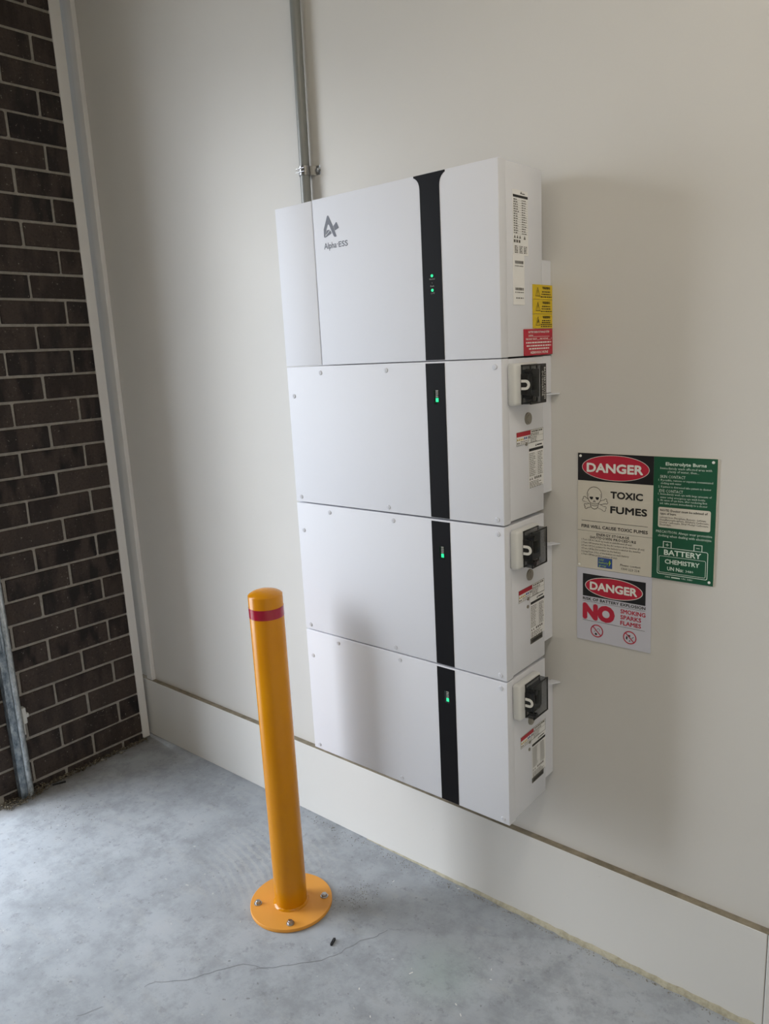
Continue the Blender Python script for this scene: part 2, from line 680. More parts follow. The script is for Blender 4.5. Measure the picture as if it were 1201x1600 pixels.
def brick_mesh(w_, h_, var):
    k = (round(w_, 3), round(h_, 3), var)
    if k in meshes:
        return meshes[k]
    bm = bmesh.new()
    add_box(bm, (-0.05, -w_ / 2, -h_ / 2), (0.0, w_ / 2, h_ / 2), 0.0025)
    r_ = random.Random(var)
    for v in bm.verts:
        if v.co.x > -0.01:
            v.co += Vector((r_.uniform(-0.0012, 0.0012), r_.uniform(-0.0016, 0.0016), r_.uniform(-0.0014, 0.0014)))
    me = bpy.data.meshes.new('brick')
    bmesh.ops.recalc_face_normals(bm, faces=bm.faces)
    bm.to_mesh(me)
    bm.free()
    me.materials.append(M['brick'])
    meshes[k] = me
    return me


rr = random.Random(11)
for k in range(-2, 34):
    z0 = 0.1153 + 0.086 * k + JT / 2
    z1 = z0 + BH
    z0 = max(z0, 0.001)
    z1 = min(z1, CEIL - 0.001)
    if z1 - z0 < 0.02:
        continue
    off = -0.1555 if k % 2 == 0 else -0.2755
    edges = [-0.037] + [off - 0.24 * i for i in range(4) if off - 0.24 * i < -0.04]
    if off < -0.2:
        edges = [-0.037, -0.0355 - 0.0] + [off - 0.24 * i for i in range(4)]
        edges = [-0.037] + [off - 0.24 * i for i in range(4)]
    for a, b in zip(edges, edges[1:]):
        y1 = a - (JT / 2 if a != -0.037 else 0)
        y0 = b + JT / 2
        y0 = max(y0, DOOR_Y1 + 0.001)
        if y1 - y0 < 0.03:
            continue
        o = bpy.data.objects.new('brick', brick_mesh(y1 - y0, z1 - z0, rr.randrange(5)))
        o.location = (XL + rr.uniform(-0.0015, 0.0012), (y0 + y1) / 2, (z0 + z1) / 2)
        o.rotation_euler = (0, 0, rr.uniform(-0.004, 0.004))
        COL.objects.link(o)
        o.parent = wall_left

# the rest of the room (behind the camera)
struct(box('wall_right', (XR_ROOM, YF_ROOM, 0.0), (XR_ROOM + 0.12, 0.0, CEIL), M['right_wall']))  # unseen; set close and pale to bounce light onto the cabinet sides
struct(box('wall_front', (-2.16, YF_ROOM - 0.12, 0.0), (XR_ROOM + 0.12, YF_ROOM, CEIL), M['other_wall']))
struct(box('ceiling', (-2.16, YF_ROOM - 0.12, CEIL), (XR_ROOM + 0.12, 0.14, CEIL + 0.1), M['ceiling']))


# warm fill light added out of frame to lift the shaded sides
lx, ly = 0.70, -1.35
fill_lamp = empty('fill_light', (lx, ly, CEIL), 'unseen warm fill light added above the right side of the room', 'fill light')
keep(box('housing', (lx - 0.15, ly - 0.60, CEIL - 0.05), (lx + 0.15, ly + 0.60, CEIL - 0.001), M['trim'], None, 0.004), fill_lamp)
ld = bpy.data.lights.new('fill_lamp', 'AREA')
ld.shape = 'RECTANGLE'
ld.size, ld.size_y = 0.26, 1.16
ld.energy = 14.5
ld.color = (1.0, 0.93, 0.83)
lo = bpy.data.objects.new('fill_lamp', ld)
COL.objects.link(lo)
lo.location = (0, 0, -0.055)
lo.parent = fill_lamp


# corner trims (a jamb a touch out of plumb)
def leaning(name, x0, x1, y0, y1, z0, z1, ly):
    bm = bmesh.new()
    fs = add_box(bm, (x0, y0, z0), (x1, y1, z1), 0.0015)
    ym = (y0 + y1) / 2
    for v in bm.verts:
        if v.co.y < ym:
            v.co.y += ly * (v.co.z - z0) / (z1 - z0)
    return struct(from_bm(name, bm, M['trim']))


leaning('trim_1', -2.02, XL + 0.004, -0.068, -0.036, 0.004, CEIL - 0.002, -0.010)
leaning('trim_2', -1.934, -1.896, -0.0185, -0.0005, LEDGE_Z + 0.0025, CEIL - 0.002, 0.0)

# cracks and flecks of the concrete
cracks = [
    [(-0.4497, -0.2819), (-0.4585, -0.3131), (-0.4806, -0.3509), (-0.4921, -0.3863), (-0.4975, -0.4231), (-0.5205, -0.4613), (-0.5531, -0.5011), (-0.5939, -0.5405), (-0.6317, -0.5822)],
    [(-0.6063, -0.5626), (-0.6746, -0.5931), (-0.7191, -0.6647), (-0.7389, -0.7013), (-0.7684, -0.7304), (-0.8071, -0.7629), (-0.8136, -0.7874)],
    [(-0.8452, -0.8812), (-0.8508, -0.9014), (-0.8699, -0.9339)]]
rr = random.Random(5)
for cpts in cracks:
    bm = bmesh.new()
    fine = []
    for a, b in zip(cpts, cpts[1:]):
        for i in range(4):
            f = i / 4
            fine.append((a[0] + (b[0] - a[0]) * f + rr.uniform(-0.0025, 0.0025), a[1] + (b[1] - a[1]) * f + rr.uniform(-0.0025, 0.0025)))
    fine.append(cpts[-1])
    for q in stroke(fine, 0.0009):
        f = [bm.verts.new((u, v, 0.0004)) for u, v in q]
        bm.faces.new(f)
    keep(finish_flat('floor_crack', bm, M['crack'], None), floor)
flecks = [(-0.5568, -0.1273), (-0.3771, -0.3516), (-0.3122, -0.3606), (-0.1565, -0.231), (-0.1441, -0.256), (-0.167, -0.3667), (-0.1413, -0.3858), (-0.3072, -0.5149), (-0.3888, -0.0391), (-0.381, -0.4714)]
bm = bmesh.new()
for x, y in flecks:
    a = rr.uniform(0, PI)
    L = rr.uniform(0.002, 0.009)
    for q in stroke([(x, y), (x + L * math.cos(a), y + L * math.sin(a))], rr.uniform(0.0012, 0.003)):
        bm.faces.new([bm.verts.new((u, v, 0.0005)) for u, v in q])
fl = keep(finish_flat('paint_fleck', bm, M['fleck'], None), floor)
fl['kind'] = 'stuff'

# ================================================================== POWER CABINET STACK
X0, X1 = -0.7475, -0.105           # left and right faces
YF, YB, YC = -0.216, -0.040, -0.188  # front, body back, cover back
SX0, SX1 = -0.2975, -0.2465        # black strip
wallp = on_wall(YF)
sidep = on_side(X1)


def place(o, root):
    return keep(o, root)


def front_panel(name, x0, x1, z0, z1, root, mat=None, bev=0.0015):
    return place(box(name, (x0, YF, z0), (x1, YC, z1), mat or M['cabinet'], None, bev, 3), root)


def screw_cap(x, z, root):
    bm = bmesh.new()
    add_cyl(bm, (x, YF + 0.0005, z), (x, YF - 0.0016, z), 0.0062, 0.0050, 16)
    add_box(bm, (x - 0.0008, YF - 0.0022, z - 0.003), (x + 0.0008, YF - 0.0014, z + 0.003))
    return place(from_bm('screw', bm, M['screw_white']), root)


def bracket(z0, z1, flange, root):
    """wall bracket behind the body, with its small triangular flange"""
    o = place(box('wall_bracket', (X0 + 0.03, YB, z0), (X1 - 0.001, -0.0005, z1), M['cabinet_side'], None, 0.0008), root)
    if flange:
        bm = bmesh.new()
        pts = [(X1 - 0.004, -0.034), (X1 + 0.0005, -0.034), (X1 + 0.020, -0.004), (X1 + 0.020, -0.0006), (X1 - 0.004, -0.0006)]
        A = [bm.verts.new((x, y, flange)) for x, y in pts]
        B = [bm.verts.new((x, y, flange + 0.0022)) for x, y in pts]
        bm.faces.new(A[::-1]); bm.faces.new(B)
        for i in range(len(A)):
            j = (i + 1) % len(A)
            bm.faces.new((A[i], A[j], B[j], B[i]))
        f = from_bm('flange', bm, M['cabinet_side'])
        f.parent = o
        f.matrix_parent_inverse = Matrix.Identity(4)
    return o


# ---- inverter -----------------------------------------------------
IZ0, IZ1 = 1.4868, 1.8715
inv = empty('inverter', (-0.426, -0.1, IZ0), 'white inverter cabinet with a logo and three status lights, topmost box of the wall stack', 'inverter')
place(box('body', (X0 + 0.001, YC - 0.001, IZ0 + 0.001), (X1 - 0.0005, YB, IZ1 - 0.0015), M['cabinet_side'], None, 0.0015, 2), inv)
DX = -0.6185
tag(front_panel('side_cover', X0, DX - 0.0015, IZ0, IZ1 - 0.001, inv), 'narrow white cover at the left end')
front_panel('front_panel', DX + 0.0010, X1, IZ0, IZ1, inv)
bracket(1.4890, 1.689, 0, inv)
# black strip with its flared head
zt = IZ1 - 0.0008
L_, R_ = [], []
fl_ = [(0.0, 0.0150), (0.0035, 0.0150), (0.006, 0.0105), (0.010, 0.0060), (0.015, 0.0028), (0.021, 0.0008), (0.027, 0.0)]
for dz, o_ in fl_:
    L_.append((SX0 - o_, zt - dz)); R_.append((SX1 + o_, zt - dz))
outline = [(SX0, IZ0 + 0.0015), (SX1, IZ0 + 0.0015)] + R_[::-1] + L_
bm = bmesh.new()
A = [bm.verts.new((u, YF - 0.0008, v)) for u, v in outline]
B = [bm.verts.new((u, YF + 0.0005, v)) for u, v in outline]
bm.faces.new(A)
for i in range(len(A)):
    j = (i + 1) % len(A)
    bm.faces.new((A[i], B[i], B[j], A[j]))
strip = place(from_bm('black_strip', bm, M['strip']), inv)
for i, (z, mt) in enumerate(((1.6653, 'led_green'), (1.6505, 'led_off'), (1.6355, 'led_green'))):
    o = cyl('status_light', (-0.2725, YF - 0.0004, z), (-0.2725, YF - 0.0016, z), 0.0030 if mt == 'led_green' else 0.0016, M[mt], None, 14)
    place(o, inv)
    o['label'] = ('glowing green status light' if mt == 'led_green' else 'unlit status light')
letters(wallp, [('Normal', -0.2795, -0.2655, 1.6570, 0.0034, 0.0), ('Fault', -0.2775, -0.2675, 1.6425, 0.0034, 0.0),
                ('COM', -0.2775, -0.2675, 1.6275, 0.0034, 0.0)], 0.0010, M['segment_off'], inv)
lg = [[(-0.5681, 1.8304), (-0.5662, 1.8293), (-0.5592, 1.8155), (-0.553, 1.8035), (-0.5439, 1.7816), (-0.5464, 1.7802), (-0.5504, 1.7805), (-0.553, 1.783), (-0.5596, 1.7965), (-0.566, 1.8097), (-0.5699, 1.8104), (-0.5745, 1.801), (-0.5788, 1.7899), (-0.58, 1.785), (-0.5829, 1.7822), (-0.5842, 1.7843), (-0.5836, 1.8014), (-0.5779, 1.8131), (-0.5707, 1.8291)],
      [(-0.5742, 1.7976), (-0.5698, 1.7986), (-0.5644, 1.7978), (-0.5772, 1.7882), (-0.5777, 1.7906)],
      [(-0.5631, 1.7963), (-0.5609, 1.7938), (-0.5591, 1.7894), (-0.5802, 1.7821), (-0.5811, 1.7833)],
      [(-0.5426, 1.8124), (-0.5413, 1.8115), (-0.5352, 1.7986), (-0.5478, 1.7941), (-0.5517, 1.8046)]]
flat('logo', wallp, [list(reversed(p)) for p in lg], 0.0004, M['logo'], inv)
letters(wallp, [('Alpha', -0.5858, -0.5455, 1.7563, 0.0138, 0.012), ('\u00b7', -0.5436, -0.5412, 1.7563, 0.0148, 0.02), ('ESS', -0.5385, -0.5097, 1.7563, 0.0122, 0.012)], 0.0004, M['logo'], inv)


def paper(name, u0, v0, u1, v1, mat, root, t_=0.0005, pl=None):
    """a thin label plate on the right side"""
    return place(box(name, (X1 - 0.0002, u0, v0), (X1 + t_, u1, v1), mat), root)


# rating label and serial strip on the right side
paper('rating_label', -0.1635, 1.6930, -0.1020, 1.8190, M['label_white'], inv)
flat('print', sidep, [rect(-0.1625, 1.8045, -0.1028, 1.8095)], 0.0008, M['print_black'], inv)
tri = lambda u, v, s: [(u - s, v), (u + s, v), (u, v + 1.9 * s)]
P = dashes([1.7995 - 0.0046 * i for i in range(15)], -0.1605, -0.1395, 0.0019, seed=2, wmin=0.003, wmax=0.009)
P += dashes([1.7990 - 0.0046 * i for i in range(15)], -0.1280, -0.1075, 0.0019, seed=4, wmin=0.003, wmax=0.009)
P += [tri(-0.157 + 0.0105 * i, 1.7255, 0.0036) for i in range(3)] + [tri(-0.1170, 1.7245, 0.0042)]
P += [rect(-0.161 + 0.0095 * i, 1.7170, -0.154 + 0.0095 * i, 1.7225) for i in range(3)]
for cu in (-0.158, -0.139, -0.121):
    P += dashes([1.7090 - 0.0031 * i for i in range(5)], cu, cu + 0.013, 0.0018, seed=int(-cu * 1000), ragged=False)
flat('print', sidep, P, 0.0008, M['print_grey'], inv)
flat('print', sidep, [rect(-0.161, 1.8035 - 0.0046 * i, -0.104, 1.8038 - 0.0046 * i) for i in range(1, 16)], 0.0007, M['print_grey'], inv)
flat('print', sidep, [[(-0.133, 1.8125), (-0.1292, 1.8180), (-0.1272, 1.8125)], rect(-0.1262, 1.8125, -0.1150, 1.8140)], 0.0008, M['print_black'], inv)
paper('serial_label', -0.1655, 1.5935, -0.1190, 1.6930, M['label_white'], inv)


def barcode(u0, u1, v0, v1, seed):
    rr_ = random.Random(seed)
    P_, u = [], u0
    while u < u1:
        w_ = rr_.choice((0.0005, 0.0008, 0.0013))
        P_.append(rect(u, v0, min(u + w_, u1), v1))
        u += w_ + rr_.choice((0.0005, 0.0008))
    return P_


P = barcode(-0.158, -0.1235, 1.6755, 1.6815, 8) + barcode(-0.158, -0.1235, 1.6225, 1.6280, 9)
P += dashes([1.6700, 1.6175], -0.158, -0.1235, 0.0022, seed=3, ragged=False, wmin=0.002, wmax=0.004)
P += dashes([1.6060], -0.155, -0.1225, 0.0022, seed=5, ragged=False, wmin=0.003, wmax=0.008)
flat('print', sidep, P, 0.0008, M['print_grey'], inv)

# three yellow warning plates and the red plate
YT = [1.6370, 1.6060, 1.5752, 1.5445]
for i in range(3):
    y = paper('warning_plate', -0.0850, YT[i + 1] + 0.0004, 0.0 - 0.0006, YT[i] - 0.0004, M['label_yellow'], inv, 0.0022)
    y['label'] = ['top yellow warning plate', 'middle yellow warning plate', 'bottom yellow warning plate'][i]
    zb, zh = YT[i + 1], YT[i] - YT[i + 1]
    s3 = on_side(X1 + 0.0022)
    cu = -0.0660
    bm = bmesh.new()
    tv = lambda k: [(cu - 0.0105 * k, zb + 0.0065 + (1 - k) * 0.006), (cu + 0.0105 * k, zb + 0.0065 + (1 - k) * 0.006), (cu, zb + 0.0065 + (1 - k) * 0.006 + 0.0195 * k)]
    ring(bm, s3, tv(1.0), tv(0.80), 0.0003)
    if i < 2:
        add_poly(bm, s3, rect(cu - 0.0009, zb + 0.0125, cu + 0.0009, zb + 0.0195), 0.0003)
        add_poly(bm, s3, rect(cu - 0.0009, zb + 0.0095, cu + 0.0009, zb + 0.0113), 0.0003)
    else:
        add_poly(bm, s3, [(cu + 0.0015, zb + 0.020), (cu - 0.0022, zb + 0.0142), (cu + 0.0002, zb + 0.0142), (cu - 0.0012, zb + 0.0092), (cu + 0.003, zb + 0.0155), (cu + 0.0004, zb + 0.0155)], 0.0003)
    finish_flat('warning_symbol', bm, M['print_black'], inv)
    letters(s3, [('WARNING', -0.0455, -0.0110, zb + zh - 0.0098, 0.0058, 0.05)], 0.0003, M['print_black'], inv)
    rows = [zb + 0.0148, zb + 0.0096, zb + 0.0042] if i < 2 else [zb + 0.0155, zb + 0.0113, zb + 0.0071, zb + 0.0029]
    P = []
    for k, v in enumerate(rows):
        ins = (0.006, 0.004, 0.0)[min(k, 2)]
        P += dashes([v], -0.0535 + ins, -0.0040 - ins, 0.0023, seed=i * 7 + k, ragged=False, wmin=0.004, wmax=0.009)
    flat('print', s3, P, 0.0003, M['print_black'], inv)
rd = paper('battery_warning_plate', -0.1250, 1.4880, -0.0006, 1.5435, M['label_red'], inv, 0.0022)
rd['label'] = 'red battery storage warning plate'
s3 = on_side(X1 + 0.0022)
letters(s3, [('BATTERY ENERGY STORAGE SYSTEM', -0.1080, -0.0160, 1.5352, 0.0042, 0.03),
             ('LOCATION:', -0.1080, -0.0885, 1.5275, 0.0040, 0.03),
             ('MAX SHORT CIRCUIT', -0.1190, -0.0720, 1.5205, 0.0040, 0.03), ('MAX VOLTAGE', -0.0580, -0.0220, 1.5205, 0.0040, 0.03), ('V', -0.0075, -0.0045, 1.5205, 0.0040, 0.03),
             ('HAZARDOUS D.C. VOLTAGE', -0.1000, -0.0220, 1.4915, 0.0052, 0.04)], 0.0003, M['print_white'], inv)
P = [rect(-0.0880, 1.5272, -0.0150, 1.5278), rect(-0.0715, 1.5202, -0.0590, 1.5208), rect(-0.0215, 1.5202, -0.0085, 1.5208)]
P += dashes([1.5135], -0.119, -0.006, 0.0030, seed=21, ragged=False)
P += dashes([1.5068], -0.117, -0.008, 0.0028, seed=22, ragged=False)
P += dashes([1.5005], -0.107, -0.017, 0.0028, seed=23, ragged=False)
flat('print', s3, P, 0.0003, M['print_white'], inv)


# ---- battery modules ------------------------------------------------
def battery(z0, z1, label, br, variant):
    root = empty('battery_module', (-0.426, -0.1, z0), label, 'battery', 'battery boxes stacked under the inverter')
    place(box('body', (X0 + 0.003, YC - 0.001, z0 + 0.004), (X1 - 0.0006, YB, z1 - 0.001), M['cabinet_side'], None, 0.0015, 2), root)
    front_panel('front_cover', X0, X1, z0, z1, root, bev=0.0016)
    place(box('black_strip', (SX0 - 0.0015, YF - 0.0008, z0 + 0.0016), (SX1 - 0.0012, YF + 0.0005, z1 - 0.0035), M['strip']), root)
    for dx, dz in ((-0.6265, -0.0165), (-0.4140, -0.0155), (-0.1215, -0.0155), (-0.7270, -0.074), (-0.7270, 0.0135), (-0.4265, 0.0125), (-0.1225, 0.0125)):
        screw_cap(dx, (z1 + dz) if dz < 0 else (z0 + dz), root)
    # charge display on the strip
    zc = z1 - 0.0790
    xc = -0.2715
    disp = place(box('display', (xc - 0.0075, YF - 0.0012, zc - 0.0135), (xc + 0.0065, YF - 0.0006, zc + 0.0175), M['display'], None, 0.0002), root)
    for i in range(5):
        lit = i == 0
        zz = zc - 0.0085 + (0 if lit else 0.0060 + 0.0042 * i)
        o = box('segment', (xc - 0.0018, YF - 0.0018, zz), (xc + 0.0050, YF - 0.0010, zz + (0.0085 if lit else 0.0026)), M['led_green' if lit else 'segment_off'])
        o['label'] = 'lit green charge segment' if lit else 'unlit grey charge segment'
        o.parent = disp
    # isolator on the right side
    zt_, zb_ = z1 - 0.0105, z1 - 0.0980
    iso = place(box('isolator', (X1 - 0.001, -0.1965, zb_), (X1 + 0.020, -0.0960, zt_), M['isolator'], None, 0.007, 4), root)

    def sub(o):
        o.parent = iso
        return o
    sub(box('switch_block', (X1 + 0.019, -0.166, zb_ + 0.014), (X1 + 0.030, -0.1130, zt_ - 0.014), M['isolator_switch'], None, 0.001))
    sub(box('switch_toggle', (X1 + 0.029, -0.148, zb_ + 0.030), (X1 + 0.036, -0.131, zt_ - 0.030), M['rubber'], None, 0.0015, 2))
    # smoked cover: a hollow shell with a dark rim
    cy0, cy1, cz0, cz1 = -0.1725, -0.1065, zb_ + 0.0020, zt_ - 0.0040
    bm = bmesh.new()
    fs = add_box(bm, (X1 + 0.0195, cy0, cz0), (X1 + 0.0425, cy1, cz1), 0.0035, 3)
    bmesh.ops.delete(bm, geom=[f for f in bm.faces if f.calc_center_median().x < X1 + 0.0197], context='FACES')
    sub(from_bm('smoked_cover', bm, M['smoke'], None, True, 40))
    bm = bmesh.new()
    for a, b in (((cy0 - 0.0003, cz0), (cy0 + 0.0026, cz1)), ((cy1 - 0.0026, cz0), (cy1 + 0.0003, cz1)),
                 ((cy0, cz0 - 0.0003), (cy1, cz0 + 0.0026)), ((cy0, cz1 - 0.0026), (cy1, cz1 + 0.0003))):
        add_box(bm, (X1 + 0.0400, a[0], a[1]), (X1 + 0.0430, b[0], b[1]), 0.0006)
        add_box(bm, (X1 + 0.0195, a[0], a[1]), (X1 + 0.0225, b[0], b[1]), 0.0006)
    sub(from_bm('cover_rim', bm, M['rubber']))
    sub(box('cover_hinge', (X1 + 0.0200, cy0 - 0.0022, zb_ + 0.022), (X1 + 0.0360, cy0 + 0.0010, zt_ - 0.022), M['rubber'], None, 0.0008))
    for zz in (zt_ - 0.018, zb_ + 0.014):
        bm = bmesh.new()
        add_cyl(bm, (X1 + 0.030, cy0 + 0.004, zz), (X1 + 0.0475, cy0 + 0.004, zz), 0.0058, 0.0058, 16)
        for q in range(8):
            a = 2 * PI * q / 8
            add_box(bm, (X1 + 0.044, cy0 + 0.004 + 0.0055 * math.cos(a) - 0.0008, zz + 0.0055 * math.sin(a) - 0.0008), (X1 + 0.0472, cy0 + 0.004 + 0.0055 * math.cos(a) + 0.0008, zz + 0.0055 * math.sin(a) + 0.0008))
        sub(from_bm('cover_screw', bm, M['rubber'], None, True, 40))
    # white U-shaped padlock loop on the cover's front edge
    bm = bmesh.new()
    zc_ = (zt_ + zb_) / 2 - 0.001
    outer = [(X1 + 0.0225, -0.0105), (X1 + 0.032, -0.0105)] + [(X1 + 0.032 + 0.0105 * math.sin(q * PI / 8), -0.0105 * math.cos(q * PI / 8)) for q in range(1, 8)] + [(X1 + 0.032, 0.0105), (X1 + 0.0225, 0.0105)]
    inner = [(X1 + 0.0225, -0.0050), (X1 + 0.032, -0.0050)] + [(X1 + 0.032 + 0.0050 * math.sin(q * PI / 8), -0.0050 * math.cos(q * PI / 8)) for q in range(1, 8)] + [(X1 + 0.032, 0.0050), (X1 + 0.0225, 0.0050)]
    ya, yb_ = cy0 - 0.0045, cy0 - 0.0022
    n_ = len(outer)
    Vo = [[bm.verts.new((x, yy, zc_ + z)) for x, z in L] for yy in (ya, yb_) for L in (outer, inner)]
    for i in range(n_ - 1):
        bm.faces.new((Vo[0][i], Vo[0][i + 1], Vo[1][i + 1], Vo[1][i]))
        bm.faces.new((Vo[2][i], Vo[3][i], Vo[3][i + 1], Vo[2][i + 1]))
        bm.faces.new((Vo[0][i], Vo[2][i], Vo[2][i + 1], Vo[0][i + 1]))
        bm.faces.new((Vo[1][i], Vo[1][i + 1], Vo[3][i + 1], Vo[3][i]))
    for i in (0, n_ - 1):
        bm.faces.new((Vo[0][i], Vo[1][i], Vo[3][i], Vo[2][i]))
    lp = sub(from_bm('padlock_loop', bm, M['print_white']))
    lp['label'] = 'white padlock loop'
    if variant == 0:
        s4 = on_side(X1 + 0.0432)
        bk = box('text_strip', (X1 + 0.0415, cy1 - 0.0230, cz0 + 0.003), (X1 + 0.0431, cy1 - 0.0028, cz1 - 0.003), M['rubber'])
        sub(bk)
        letters(s4, [('BATTERY SYSTEM', cz1 - 0.0075, cz1 - 0.0075 + 0.066, cy1 - 0.0105, 0.0058, 0.0)], 0.0003, M['print_white'], root, rot90=True)
        letters(s4, [('DC ISOLATOR', cz1 - 0.0155, cz1 - 0.0155 + 0.052, cy1 - 0.0195, 0.0058, 0.0)], 0.0003, M['print_white'], root, rot90=True)
    # vent plug
    zv = z1 - 0.1315
    bm = bmesh.new()
    add_cyl(bm, (X1 - 0.001, -0.1105, zv), (X1 + 0.003, -0.1105, zv), 0.0135, 0.0128, 24)
    add_cyl(bm, (X1 + 0.003, -0.1105, zv), (X1 + 0.0045, -0.1105, zv), 0.0092, 0.0085, 24)
    place(from_bm('vent_plug', bm, M['vent'], None, True, 40), root)
    # warning label
    zl = z1 - 0.1575
    paper('warning_label', -0.1620, zl - 0.0290, -0.0430, zl, M['label_white'], root)
    bm = bmesh.new()
    ring(bm, sidep, rect(-0.1618, zl - 0.0288, -0.0432, zl - 0.0002), rect(-0.1610, zl - 0.0280, -0.0440, zl - 0.0010), 0.0008)
    add_poly(bm, sidep, rect(-0.1008, zl - 0.0285, -0.1001, zl - 0.001), 0.0008)
    add_poly(bm, sidep, rect(-0.1005, zl - 0.0150, -0.0435, zl - 0.0146), 0.0008)
    for q in dashes([zl - 0.0060], -0.0960, -0.0480, 0.0032, seed=3, ragged=False) + dashes([zl - 0.0100, zl - 0.0130], -0.0990, -0.0500, 0.0015, seed=6) + dashes([zl - 0.0180, zl - 0.0212, zl - 0.0244, zl - 0.0275], -0.0990, -0.0700, 0.0014, seed=7) + dashes([zl - 0.0225, zl - 0.0262], -0.1450, -0.1030, 0.0014, seed=8):
        add_poly(bm, sidep, q, 0.0008)
    for i in range(2):
        add_poly(bm, sidep, rect(-0.1590 + 0.006 * i, zl - 0.0260, -0.1550 + 0.006 * i, zl - 0.0225), 0.0008)
    finish_flat('print', bm, M['print_grey'], root)
    flat('print', sidep, [rect(-0.1612, zl - 0.0105, -0.1012, zl - 0.0008)], 0.0009, M['print_red'], root)
    flat('print', sidep, [tri(-0.1570 + 0.0075 * i, zl - 0.0185, 0.0030) for i in range(4)], 0.0009, M['label_yellow'], root)
    flat('print', sidep, [ell(-0.1270 + 0.0075 * i, zl - 0.0155, 0.0028, 0.0030, 12) for i in range(2)], 0.0009, M['print_blue'], root)
    flat('print', sidep, [tri(-0.1570 + 0.0075 * i, zl - 0.0175, 0.0012) for i in range(4)] + [rect(-0.1125 + 0.006 * i, zl - 0.0185, -0.1095 + 0.006 * i, zl - 0.0125) for i in range(2)], 0.0011, M['print_black'], root)
    # rating label
    zr, ze = zl - 0.0290, zl - 0.1300
    paper('rating_label', -0.1095, ze, -0.0430, zr - 0.0006, M['label_white'], root)
    flat('print', sidep, [rect(-0.1085, zr - 0.0185, -0.0440, zr - 0.0125)] + [[(-0.0805, zr - 0.0095), (-0.0770, zr - 0.0040), (-0.0745, zr - 0.0095)], rect(-0.0730, zr - 0.0085, -0.0500, zr - 0.0058)], 0.0008, M['print_black'], root)
    rows = [zr - 0.0245 - 0.0041 * i for i in range(13)]
    P = [rect(-0.1080, v - 0.0010, -0.0445, v - 0.0007) for v in rows] + [rect(-0.0710, rows[-1] - 0.001, -0.0707, rows[0] + 0.003)]
    P += dashes(rows, -0.1070, -0.0800, 0.0015, seed=12 + variant, wmin=0.003, wmax=0.007)
    P += dashes(rows, -0.0680, -0.0470, 0.0015, seed=32 + variant, wmin=0.003, wmax=0.007)
    zi = rows[-1] - 0.0095
    P += [tri(-0.1045 + 0.0090 * i, zi, 0.0030) for i in range(2)] + [rect(-0.0850 + 0.0085 * i, zi, -0.0795 + 0.0085 * i, zi + 0.0055) for i in range(4)]
    P += dashes([zi - 0.0050 - 0.0032 * i for i in range(5)], -0.1070, -0.0470, 0.0015, seed=52 + variant)
    flat('print', sidep, P, 0.0008, M['print_grey'], root)
    if variant:
        paper('serial_label', -0.1095, ze - 0.0135, -0.0530, ze - 0.0006, M['print_grey'], root, 0.0006)
        flat('print', sidep, barcode(-0.1050, -0.0570, ze - 0.0105, ze - 0.0040, variant), 0.0009, M['print_black'], root)
    # pin holes
    for k in range(1 if variant == 0 else 2):
        place(cyl('pin_hole', (X1 - 0.0005, -0.1185 - 0.002 * k, z1 - 0.1870 - 0.0185 * k), (X1 + 0.0012, -0.1185 - 0.002 * k, z1 - 0.1870 - 0.0185 * k), 0.0040, M['vent'], None, 12), root)
    for a, b, f in br:
        bracket(a, b, f, root)
    return root


battery(1.1330, 1.4850, 'white battery box directly below the inverter, lettering on its isolator cover', [(1.1740, 1.3985, 1.3985), (1.4020, 1.4850, 0)], 0)
battery(0.7742, 1.1293, 'white battery box second from the top of three, between two others', [(0.8120, 1.0480, 1.0480)], 1)
battery(0.4130, 0.7710, 'white battery box at the bottom of the stack, behind the yellow bollard', [(0.4500, 0.6970, 0.6970)], 2)

# ================================================================== CONDUIT + CLAMP
CX, CY, CR = -0.8295, -0.0205, 0.0138
cond = empty('conduit', (CX, CY, 1.6), 'grey round conduit rising up the wall above the inverter', 'conduit')
lean = 0.012
pts = [(CX + lean * (z - 1.9), CY, z) for z in (CEIL - 0.002, 2.6, 2.2, 1.8, 1.66)]
pts += [(CX + 0.004, CY - 0.002, 1.63), (CX + 0.014, CY - 0.008, 1.612), (CX + 0.030, CY - 0.018, 1.603), (X0 + 0.0015, CY - 0.030, 1.600)]
keep(tube('pipe', pts, CR, M['conduit']), cond)
ZC = 2.000
XCZ = CX + lean * 0.1
clamp = empty('pipe_clamp', (XCZ, 0, ZC), 'shiny zinc saddle clamp holding the grey conduit to the wall', 'clamp')
bm = bmesh.new()
hw = 0.0115
prof = [(0.040, -0.0008), (0.024, -0.0010), (0.0175, -0.010)]
for i in range(13):
    a = math.radians(-20 + 220 * i / 12)
    prof.append((0.0162 * math.cos(a), CY - 0.0162 * math.sin(a)))
prof += [(-0.0175, -0.006), (-0.0175, -0.0008)]
for th in (0.0,):
    A = [bm.verts.new((XCZ + x, y, ZC - hw)) for x, y in prof]
    B = [bm.verts.new((XCZ + x, y, ZC + hw)) for x, y in prof]
    for i in range(len(A) - 1):
        bm.faces.new((A[i], A[i + 1], B[i + 1], B[i]))
    bmesh.ops.solidify(bm, geom=bm.faces[:], thickness=-0.0014)
st = from_bm('strap', bm, M['zinc'], None, True, 35)
keep(st, clamp)
bm = bmesh.new()
for dz in (-0.0045, 0.0045):
    add_box(bm, (XCZ - 0.0165, CY - 0.0195, ZC + dz - 0.0006), (XCZ + 0.0165, CY - 0.0160, ZC + dz + 0.0006), 0.0004)
keep(from_bm('strap_rib', bm, M['zinc']), clamp)
bm = bmesh.new()
add_cyl(bm, (XCZ + 0.031, -0.0018, ZC), (XCZ + 0.031, -0.0065, ZC), 0.0058, 0.0050, 6)
